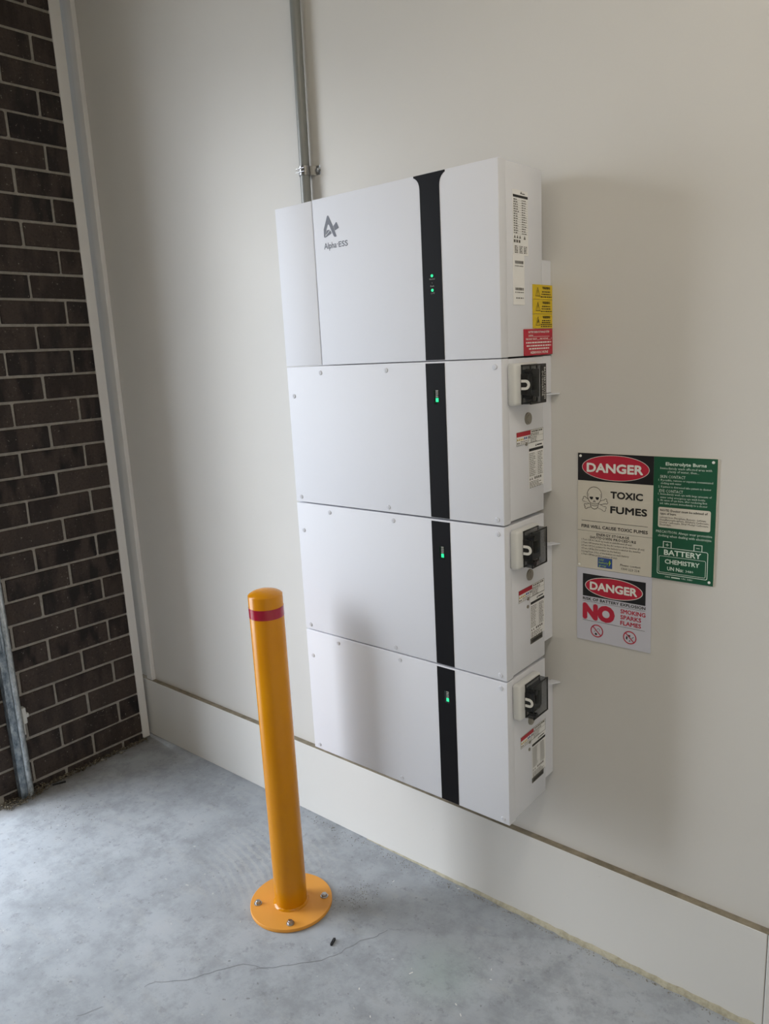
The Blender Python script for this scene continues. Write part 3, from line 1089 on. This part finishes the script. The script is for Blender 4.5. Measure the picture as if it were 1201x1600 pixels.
add_cyl(bm, (XCZ + 0.031, -0.0010, ZC), (XCZ + 0.031, -0.0024, ZC), 0.0078, 0.0078, 18)
keep(from_bm('screw', bm, M['zinc']), clamp)

# ================================================================== WALL SIGNS
SB = empty('hazard_sign', (0.1125, 0, 1.0), 'large sign board, toxic fumes on its left half and green electrolyte notice on its right', 'sign')
bt = box('board', (-0.0390, -0.0030, 1.0000), (0.2640, -0.0002, 1.2672), M['sign_cream'])
keep(bt, SB)
W = on_wall(-0.0030)
flat('danger_header', W, [rect(-0.0388, 1.2046, 0.1346, 1.2671)], 0.0003, M['sign_black'], SB)
bm = bmesh.new()
ring(bm, W, ell(0.0484, 1.2361, 0.0772, 0.0284), ell(0.0484, 1.2361, 0.0760, 0.0273), 0.0005)
finish_flat('oval_rim', bm, M['print_white'], SB)
flat('red_oval', W, [ell(0.0484, 1.2361, 0.0761, 0.0274)], 0.0006, M['sign_red'], SB)
letters(W, [('DANGER', -0.0175, 0.1120, 1.2248, 0.0208, 0.055)], 0.0009, M['print_white'], SB)
letters(W, [('TOXIC', 0.0389, 0.1125, 1.1680, 0.0160, 0.05), ('FUMES', 0.0389, 0.1223, 1.1345, 0.0162, 0.05),
            ('FIRE WILL CAUSE TOXIC FUMES', -0.0296, 0.1246, 1.0956, 0.0074, 0.035)], 0.0004, M['print_black'], SB)
flat('rule', W, [rect(-0.0297, 1.1116, 0.1243, 1.1124), rect(-0.0388, 1.0884, 0.1346, 1.0889)], 0.0004, M['print_black'], SB)
letters(W, [('ENERGY STORAGE', 0.0069, 0.0832, 1.0790, 0.0060, 0.03, 1.1), ('SHUTDOWN PROCEDURE', -0.0090, 0.0990, 1.0712, 0.0060, 0.03, 1.1)], 0.0004, M['print_black'], SB)
letters(W, [('1.Turn Off AC Back up loads at switchboard (if any)', -0.0295, 0.0895, 1.0650, 0.0042, 0),
            ('2.Turn Off inverter AC by the AC isolator at the inverter (if any)', -0.0295, 0.1180, 1.0580, 0.0042, 0),
            ('3.Turn Off DC isolator for the battery located at the inverter', -0.0295, 0.1100, 1.0512, 0.0042, 0),
            ('4.Turn Off the DC isolator on the battery', -0.0295, 0.0640, 1.0443, 0.0042, 0),
            ('5.Long Press (>5s) of the button on each battery', -0.0295, 0.0830, 1.0375, 0.0042, 0),
            ('6.Turn Off the pv DC isolator (if any)', -0.0295, 0.0560, 1.0306, 0.0042, 0),
            ('Please contact', 0.0637, 0.1100, 1.0160, 0.0050, 0.0), ('1300 223 224', 0.0665, 0.1075, 1.0073, 0.0050, 0.0)], 0.0004, M['print_black'], SB)
flat('logo_patch', W, [rect(0.0105, 1.0058, 0.0450, 1.0290)], 0.0005, M['print_blue'], SB)
letters(W, [('solar', 0.0135, 0.0255, 1.0220, 0.0052, 0), ('battery', 0.0135, 0.0350, 1.0150, 0.0055, 0), ('group', 0.0135, 0.0310, 1.0085, 0.0050, 0)], 0.0008, M['print_lime'], SB)
flat('logo_bolt', W, [[(0.0395, 1.0265), (0.0358, 1.0175), (0.0385, 1.0175), (0.0368, 1.0100), (0.0425, 1.0195), (0.0393, 1.0195)]], 0.0008, M['print_lime'], SB)
# skull and crossed bones
cx, cz = 0.0015, 1.1685


def bone(x0, z0, x1, z1, g):
    a = math.atan2(z1 - z0, x1 - x0)
    L = math.hypot(x1 - x0, z1 - z0)
    P_ = []
    wq = 0.0026 + g
    k = 0.0030 + g
    for s, e in ((1, L), (-1, 0)):
        cxx = e
        for sgn in ((-1, 1) if s == 1 else (1, -1)):
            c_ = (cxx - s * 0.001, sgn * 0.0030)
            for q in range(7):
                th = math.radians(-110 + 220 * q / 6) + (sgn * 0.75 if s == 1 else PI - sgn * 0.75)
                P_.append((c_[0] + k * math.cos(th), c_[1] + k * math.sin(th)))
    return [(x0 + math.cos(a) * u - math.sin(a) * v, z0 + math.sin(a) * u + math.cos(a) * v) for u, v in P_]


B1 = (-0.0245, 1.1625, 0.0265, 1.1425)
B2 = (-0.0205, 1.1450, 0.0300, 1.1605)
bm = bmesh.new()
for g, dd in ((0.0, 0.0004),):
    for b_ in (B1, B2):
        for q in stroke(bone(*b_, 0.0), 0.0009, True):
            add_poly(bm, W, q, dd)
finish_flat('crossed_bones', bm, M['print_black'], SB)
flat('crossed_bones', W, [bone(*b_, -0.0004) for b_ in (B1,)], 0.0006, M['sign_cream'], SB)
cran = [(cx + 0.0172 * math.cos(a_), 1.1735 + 0.0178 * math.sin(a_)) for a_ in [math.radians(x) for x in range(-25, 206, 12)]]
jaw = [(cx - 0.0138, 1.1600), (cx - 0.0095, 1.1545), (cx - 0.0088, 1.1470), (cx - 0.0050, 1.1420), (cx, 1.1408), (cx + 0.0050, 1.1420), (cx + 0.0088, 1.1470), (cx + 0.0095, 1.1545), (cx + 0.0138, 1.1600)]
sk_ = cran + jaw
flat('skull', W, [sk_], 0.0008, M['sign_cream'], SB)
bm = bmesh.new()
for q in stroke(sk_, 0.0010, True):
    add_poly(bm, W, q, 0.0010)
for s in (-1, 1):
    add_poly(bm, W, [(cx + s * 0.0070 + 0.0042 * math.cos(a_) * (1.05 if math.sin(a_) > 0 else 0.85), 1.1662 + 0.0036 * min(math.sin(a_), 0.55) * 1.15) for a_ in [2 * PI * q / 20 for q in range(20)]], 0.0010)
    add_poly(bm, W, [(cx + s * 0.0004, 1.1615), (cx + s * 0.0012, 1.1605), (cx + s * 0.0030, 1.1560), (cx + s * 0.0008, 1.1568)][::s], 0.0010)
for q in range(7):
    u = cx - 0.0066 + 0.0022 * q
    add_poly(bm, W, rect(u - 0.0002, 1.1490 - 0.0004 * (3 - abs(q - 3)), u + 0.0002, 1.1540 - 0.0004 * (3 - abs(q - 3))), 0.0010)
for q in stroke([(cx - 0.0085, 1.1545), (cx - 0.004, 1.1532), (cx + 0.004, 1.1532), (cx + 0.0085, 1.1545)], 0.0007) + stroke([(cx - 0.0075, 1.1490), (cx, 1.1472), (cx + 0.0075, 1.1490)], 0.0007) + stroke([(cx - 0.0140, 1.1760), (cx - 0.0148, 1.1690)], 0.0007) + stroke([(cx + 0.0140, 1.1760), (cx + 0.0148, 1.1690)], 0.0007):
    add_poly(bm, W, q, 0.0010)
for f in bm.faces:
    f.normal_update()
    if f.normal.y > 0:
        f.normal_flip()
finish_flat('skull_outline', bm, M['print_black'], SB)
# green half
flat('green_panel', W, [rect(0.1347, 1.0001, 0.2639, 1.2671)], 0.0003, M['sign_green'], SB)
letters(W, [('Electrolyte Burns', 0.1595, 0.2426, 1.2490, 0.0070, 0.035)], 0.0006, M['sign_mint'], SB)
letters(W, [('Immediately wash affected area with', 0.1485, 0.2533, 1.2408, 0.0046, 0), ('plenty of water, then...', 0.1645, 0.2280, 1.2340, 0.0046, 0),
            ('SKIN CONTACT', 0.1484, 0.2010, 1.2222, 0.0060, 0), ('1. If possible, remove or separate contaminated', 0.1450, 0.2560, 1.2157, 0.0042, 0),
            ('clothing with water', 0.1500, 0.1930, 1.2090, 0.0042, 0), ('2. If patient is distressed take patient to doctor', 0.1450, 0.2530, 1.2015, 0.0042, 0),
            ('EYE CONTACT', 0.1475, 0.1970, 1.1915, 0.0060, 0), ('1. Immediately wash eye with large amounts of', 0.1450, 0.2545, 1.1858, 0.0042, 0),
            ('water using emergency eye wash bottle', 0.1495, 0.2420, 1.1788, 0.0042, 0), ('2. At cause of eye burn, after rendering first', 0.1445, 0.2460, 1.1725, 0.0042, 0),
            ('aid, take patient immediately to a doctor', 0.1490, 0.2470, 1.1658, 0.0042, 0),
            ('PRECAUTION: Always wear protective', 0.1427, 0.2584, 1.1033, 0.0054, 0), ('clothing when dealing with electrolyte', 0.1470, 0.2575, 1.0948, 0.0054, 0)], 0.0006, M['sign_mint'], SB)
flat('note_panel', W, [rrect(0.1462, 1.1150, 0.2542, 1.1594, 0.004)], 0.0006, M['sign_cream'], SB)
letters(W, [('NOTE: Doctor must be advised of', 0.1505, 0.2480, 1.1502, 0.0050, 0.03), ('type of burn', 0.1505, 0.1840, 1.1432, 0.0050, 0.03),
            ('Lithium Iron Phosphate Battery - Lithium', 0.1500, 0.2450, 1.1355, 0.0040, 0.0), ('Hexafluorophosphate, Ethylene Carbonate,', 0.1500, 0.2515, 1.1302, 0.0040, 0.0),
            ('Diethyl Carbonate, Ethyl Methyl Carbonate', 0.1500, 0.2500, 1.1248, 0.0040, 0.0), ('Electrolyte', 0.1500, 0.1745, 1.1195, 0.0040, 0.0)], 0.0009, M['print_black'], SB)
bm = bmesh.new()
ring(bm, W, rrect(0.1464, 1.0116, 0.2520, 1.0718, 0.004), rrect(0.1477, 1.0129, 0.2507, 1.0705, 0.0030), 0.0006)
ring(bm, W, rrect(0.1500, 1.0155, 0.2480, 1.0525, 0.003), rrect(0.1509, 1.0164, 0.2471, 1.0516, 0.0022), 0.0006)
for a, b in ((0.1582, 0.1764), (0.2223, 0.2400)):
    ring(bm, W, rect(a, 1.0716, b, 1.0852), rect(a + 0.0016, 1.0718, b - 0.0016, 1.0838), 0.0006)
    m_ = (a + b) / 2
    add_poly(bm, W, rect(m_ - 0.0034, 1.0771, m_ + 0.0034, 1.0784), 0.0006)
add_poly(bm, W, rect(0.1673 - 0.0006, 1.0745, 0.1673 + 0.0006, 1.0810), 0.0006)
add_poly(bm, W, rect(0.1775, 1.0055, 0.1960, 1.0080), 0.0006)
finish_flat('battery_symbol', bm, M['sign_mint'], SB)
letters(W, [('BATTERY', 0.1607, 0.2381, 1.0552, 0.0120, 0.04), ('CHEMISTRY', 0.1629, 0.2353, 1.0362, 0.0098, 0.035), ('UN No:', 0.1684, 0.2025, 1.0215, 0.0085, 0.03),
            ('3480', 0.2070, 0.2232, 1.0222, 0.0050, 0), ('0484', 0.1640, 0.1750, 1.0052, 0.0036, 0), ('UN. 3480', 0.1990, 0.2220, 1.0052, 0.0036, 0)], 0.0006, M['sign_mint'], SB)
for x, z in ((-0.0325, 1.2605), (0.2555, 1.2600), (0.2560, 1.0075), (-0.0345, 1.0065)):
    o = lathe('screw', [(0.0, -0.0035), (0.0030, -0.0035), (0.0028, -0.0046), (0.0015, -0.0053), (0.0, -0.0054)], M['print_white'], None, 16)
    o.data.transform(Matrix.Rotation(0, 4, 'X'))
    for v in o.data.vertices:
        v.co = Vector((x + v.co.x, v.co.z, z + v.co.y))
    keep(o, SB)

NS = empty('no_smoking_sign', (0.0475, 0, 0.83), 'white square sign reading NO SMOKING SPARKS FLAMES, hung below the large sign board', 'sign')
keep(box('board', (-0.0405, -0.0026, 0.8232), (0.1355, -0.0004, 0.9992), M['sign_white']), NS)
W2 = on_wall(-0.0026)
flat('danger_header', W2, [rect(-0.0260, 0.9320, 0.1226, 0.9857)], 0.0003, M['sign_black'], NS)
bm = bmesh.new()
ring(bm, W2, ell(0.0480, 0.9588, 0.0685, 0.0245), ell(0.0480, 0.9588, 0.0668, 0.0230), 0.0005)
finish_flat('oval_rim', bm, M['print_white'], NS)
flat('red_oval', W2, [ell(0.0480, 0.9588, 0.0669, 0.0231)], 0.0006, M['sign_red'], NS)
letters(W2, [('DANGER', -0.0085, 0.1040, 0.9492, 0.0195, 0.055)], 0.0009, M['print_white'], NS)
letters(W2, [('RISK OF BATTERY EXPLOSION', -0.0258, 0.1228, 0.9222, 0.0070, 0.045, 1.05)], 0.0004, M['print_black'], NS)
flat('rule', W2, [rect(-0.0260, 0.9190, 0.1224, 0.9196), rect(-0.0260, 0.8722, 0.1224, 0.8729)], 0.0004, M['print_black'], NS)
letters(W2, [('NO', -0.0262, 0.0525, 0.8750, 0.0402, 0.09), ('SMOKING', 0.0657, 0.1232, 0.9048, 0.0100, 0.04), ('SPARKS', 0.0657, 0.1140, 0.8910, 0.0100, 0.04), ('FLAMES', 0.0657, 0.1140, 0.8770, 0.0100, 0.04)], 0.0004, M['sign_red'], NS)
for cu, kind in ((0.0094, 0), (0.0883, 1)):
    cv = 0.8503
    bm = bmesh.new()
    ring(bm, W2, ell(cu, cv, 0.0156, 0.0156, 32), ell(cu, cv, 0.0131, 0.0131, 32), 0.0004)
    for q in stroke([(cu - 0.0098, cv + 0.0098), (cu + 0.0098, cv - 0.0098)], 0.0022):
        add_poly(bm, W2, q, 0.0007)
    finish_flat('prohibition_ring', bm, M['sign_red'], NS)
    if kind == 0:
        P = [[(cu - 0.0055, cv - 0.0085), (cu - 0.0010, cv - 0.0110), (cu + 0.0010, cv - 0.0070), (cu - 0.0030, cv - 0.0045)]]
        P += stroke([(cu + 0.001, cv + 0.0040), (cu + 0.0030, cv + 0.0070), (cu + 0.0070, cv + 0.0050), (cu + 0.0060, cv)], 0.0008) + stroke([(cu - 0.0065, cv - 0.003), (cu - 0.0035, cv + 0.0005)], 0.0008)
    else:
        P = [[(cu - 0.0090, cv - 0.0040), (cu - 0.0060, cv - 0.0065), (cu - 0.0050, cv + 0.0005), (cu - 0.0078, cv + 0.0035)],
             [(cu - 0.0030, cv - 0.0095), (cu + 0.0018, cv - 0.0085), (cu + 0.0005, cv - 0.0055), (cu - 0.0010, cv - 0.0075)],
             [(cu - 0.0035, cv + 0.0070), (cu - 0.0010, cv + 0.0055), (cu + 0.0010, cv + 0.0065), (cu + 0.0012, cv + 0.0020), (cu - 0.0028, cv + 0.0035)]]
        P += stroke([(cu + 0.0050, cv - 0.0005), (cu + 0.0090, cv + 0.0025)], 0.0014)
    flat('pictogram', W2, P, 0.0005, M['print_black'], NS)

# ================================================================== BOLLARD
BX, BY = -0.734, -0.363
bol = empty('bollard', (BX, BY, 0), 'yellow steel bollard with a red reflective band, bolted to the concrete floor', 'bollard')
c0 = (BX, BY)
R = 0.0448
HT = 0.915
post = lathe('post', [(0.0, 0.011), (R, 0.011), (R, HT), (R - 0.0006, HT + 0.0008)], M['yellow'], None, 56, c0)
keep(post, bol)
cap = lathe('cap', [(R - 0.0006, HT + 0.0008), (R - 0.0022, HT + 0.0022), (R * 0.78, HT + 0.0070), (R * 0.5, HT + 0.0112), (R * 0.22, HT + 0.0134), (0.0, HT + 0.0140)], M['yellow'], None, 56, c0)
keep(cap, bol)
bd = lathe('reflective_band', [(R + 0.0002, 0.8575), (R + 0.0007, 0.8577), (R + 0.0007, 0.8843), (R + 0.0002, 0.8845)], M['band_red'], None, 56, c0)
bd['label'] = 'dark red reflective band'
keep(bd, bol)
pr = 0.1150
plate = lathe('base_plate', [(0.0, 0.0004), (pr - 0.001, 0.0004), (pr, 0.0012), (pr, 0.0090), (pr - 0.001, 0.0100), (0.0, 0.0100)], M['yellow_plate'], None, 72, c0)
keep(plate, bol)
bm = bmesh.new()
rr = random.Random(2)
n = 72
rows = []
for k in range(4):
    row = []
    for i in range(n):
        a = 2 * PI * i / n
        f = k / 3
        wob = rr.uniform(-0.0010, 0.0010)
        r_ = R - 0.0008 + (1 - f) * 0.0062 + (wob if 0 < k < 3 else 0)
        z_ = 0.0098 + math.sin(f * PI / 2) * 0.0060 + (wob if 0 < k else 0)
        row.append(bm.verts.new((BX + r_ * math.cos(a), BY + r_ * math.sin(a), z_)))
    rows.append(row)
for a, b in zip(rows, rows[1:]):
    for i in range(n):
        bm.faces.new((a[i], a[(i + 1) % n], b[(i + 1) % n], b[i]))
keep(from_bm('weld_bead', bm, M['yellow'], None, True), bol)
for dx, dy in ((-0.0655, -0.0665), (0.0650, -0.0650), (0.0655, 0.0665), (-0.0650, 0.0660)):
    x, y = BX + dx, BY + dy
    bm = bmesh.new()
    add_cyl(bm, (x, y, 0.0100), (x, y, 0.0120), 0.0112, 0.0108, 24)
    wsh = keep(from_bm('washer', bm, M['zinc'], None, True, 40), bol)
    bm = bmesh.new()
    add_cyl(bm, (x, y, 0.0120), (x, y, 0.0180), 0.0082, 0.0078, 6)
    add_cyl(bm, (x, y, 0.0180), (x, y, 0.0195), 0.0052, 0.0042, 14)
    keep(from_bm('bolt', bm, M['zinc']), bol)

# ================================================================== DOOR GUIDE POST
gp = empty('door_guide_post', (-1.90, -0.56, 0), 'galvanised steel guide post standing against the dark brick wall', 'post')
PH = 2.45
bm = bmesh.new()
# folded channel beside the brick face, a slot cut in its front at mid height
add_box(bm, (XL + 0.003, -0.5830, 0.004), (-1.9090, -0.5600, PH))
add_box(bm, (-1.9090, -0.5830, 0.004), (-1.9050, -0.5600, 0.56))
add_box(bm, (-1.9090, -0.5830, 0.80), (-1.9050, -0.5600, PH))
add_box(bm, (-1.9090, -0.5830, 0.56), (-1.9050, -0.5755, 0.80))
add_box(bm, (-1.9090, -0.5675, 0.56), (-1.9050, -0.5600, 0.80))
keep(from_bm('channel', bm, M['galv']), gp)
tb = cyl('edge_tube', (-1.9130, -0.5475, 0.003), (-1.9130, -0.5475, PH), 0.0125, M['galv_bright'], None, 18)
keep(tb, gp)
bm = bmesh.new()
add_box(bm, (-1.934, -0.5345, 0.275), (-1.9085, -0.5200, 0.335), 0.002)
add_box(bm, (-1.926, -0.5345, 0.232), (-1.9150, -0.5290, 0.276), 0.001)
add_box(bm, (-1.922, -0.5240, 0.296), (-1.9085, -0.5120, 0.312), 0.002)
ck = keep(from_bm('latch', bm, M['clip_white'], None), gp)
ck['label'] = 'small white latch near the foot'

# ================================================================== FLOOR BITS
bm = bmesh.new()
a = Vector((-0.5326, -0.4118, 0.0)); b = Vector((-0.5398, -0.3896, 0.0))
d = (b - a).normalized(); nn = Vector((-d.y, d.x, 0)) * 0.0042
P = [a - nn * 0.8, a + nn * 0.5, b + nn, b - nn * 0.6]
A = [bm.verts.new(p + Vector((0, 0, 0.0003))) for p in P]
B = [bm.verts.new(p + Vector((0, 0, 0.0045 + 0.002 * (i % 2)))) for i, p in enumerate(P)]
bm.faces.new(A[::-1]); bm.faces.new(B)
for i in range(4):
    bm.faces.new((A[i], A[(i + 1) % 4], B[(i + 1) % 4], B[i]))
tag(from_bm('plastic_scrap', bm, M['debris_black']), 'small black scrap lying on the concrete in front of the bollard', 'scrap')
o = tube('burnt_stick', [(-1.9070, -0.4690, 0.004), (-1.899, -0.453, 0.0045), (-1.891, -0.437, 0.0045), (-1.8863, -0.4283, 0.005)], 0.0032, M['debris_black'], None, 8)
tag(o, 'short black stick on the floor beside the guide post', 'stick')

# dry litter along the foot of the bricks (nobody could count it)
rr = random.Random(21)
bm = bmesh.new()


def leaf(x, y, z, L, wd, az, el):
    d_ = Vector((math.cos(az) * math.cos(el), math.sin(az) * math.cos(el), math.sin(el)))
    s_ = Vector((-math.sin(az), math.cos(az), 0)) * wd
    c_ = Vector((x, y, z))
    up = Vector((0, 0, wd * 0.6))
    q = [c_, c_ + d_ * L * 0.5 + s_ + up, c_ + d_ * L, c_ + d_ * L * 0.5 - s_ + up]
    vs = [bm.verts.new((v.x, v.y, max(v.z, 0.0006))) for v in q]
    bm.faces.new(vs)


for i in range(900):
    tt = rr.random() ** 1.3
    y = -0.66 + 0.60 * tt
    near = max(0.0, 1 - abs(y + 0.555) / 0.09)
    spread = 0.010 + 0.036 * near + (0.012 if y < -0.52 else 0)
    x = XL + 0.004 + abs(rr.gauss(0, spread))
    if x > -1.865 or (near == 0 and x > -1.905):
        continue
    if y < -0.535 and x < -1.9 and rr.random() < 0.3:
        continue
    leaf(x, y, rr.uniform(0.0008, 0.006 + 0.020 * near * rr.random()), rr.uniform(0.006, 0.020 + 0.012 * near), rr.uniform(0.0012, 0.0036), rr.uniform(0, 2 * PI), rr.uniform(-0.2, 0.5))
lt = from_bm('leaf_litter', bm, M['litter'])
lt['kind'] = 'stuff'
tag(lt, 'dry brown leaf litter and dirt along the foot of the brick wall', 'litter')
for x, y, r_ in ((-1.918, -0.262, 0.0075), (-1.905, -0.186, 0.0085)):
    bm = bmesh.new()
    bmesh.ops.create_icosphere(bm, subdivisions=1, radius=r_)
    for v in bm.verts:
        v.co = Vector((v.co.x * 1.2, v.co.y, v.co.z * 0.6)) * rr.uniform(0.8, 1.1) + Vector((x, y, 0))
    mn = min(v.co.z for v in bm.verts)
    for v in bm.verts:
        v.co.z += 0.0005 - mn
    o = from_bm('pebble', bm, M['pebble'])
    tag(o, 'small grey pebble on the floor near the brick wall, ' + ('closer to the guide post' if y < -0.22 else 'closer to the white corner trim'), 'pebble', 'pebbles by the brick wall')

# fine concrete grit swept against the plinth and behind the bollard (nobody could count it)
rr = random.Random(33)
bm = bmesh.new()
spots = []
for i in range(420):
    x = rr.uniform(-1.0, 0.35)
    spots.append((x, PL_Y - 0.011 - abs(rr.gauss(0, 0.018 if x < -0.35 else 0.006)), rr.uniform(0.0008, 0.0024)))
for i in range(170):
    spots.append((rr.gauss(-0.600, 0.030), rr.gauss(-0.235, 0.035), rr.uniform(0.0008, 0.0020)))
for i in range(150):
    spots.append((rr.gauss(-1.66, 0.09), rr.gauss(-0.53, 0.06), rr.uniform(0.0008, 0.0022)))
for x, y, r_ in spots:
    if math.hypot(x - BX, y - BY) < 0.119 or x < -1.88:
        continue
    a_ = rr.uniform(0, PI)
    base_ = [bm.verts.new((x + r_ * math.cos(a_ + q * 2.094), y + r_ * math.sin(a_ + q * 2.094), 0.0001)) for q in range(3)]
    top_ = bm.verts.new((x, y, r_ * rr.uniform(0.6, 1.2)))
    for q in range(3):
        bm.faces.new((base_[q], base_[(q + 1) % 3], top_))
gr = from_bm('concrete_grit', bm, M['pebble'])
gr['kind'] = 'stuff'
tag(gr, 'fine grey concrete grit scattered along the foot of the white plinth', 'grit')
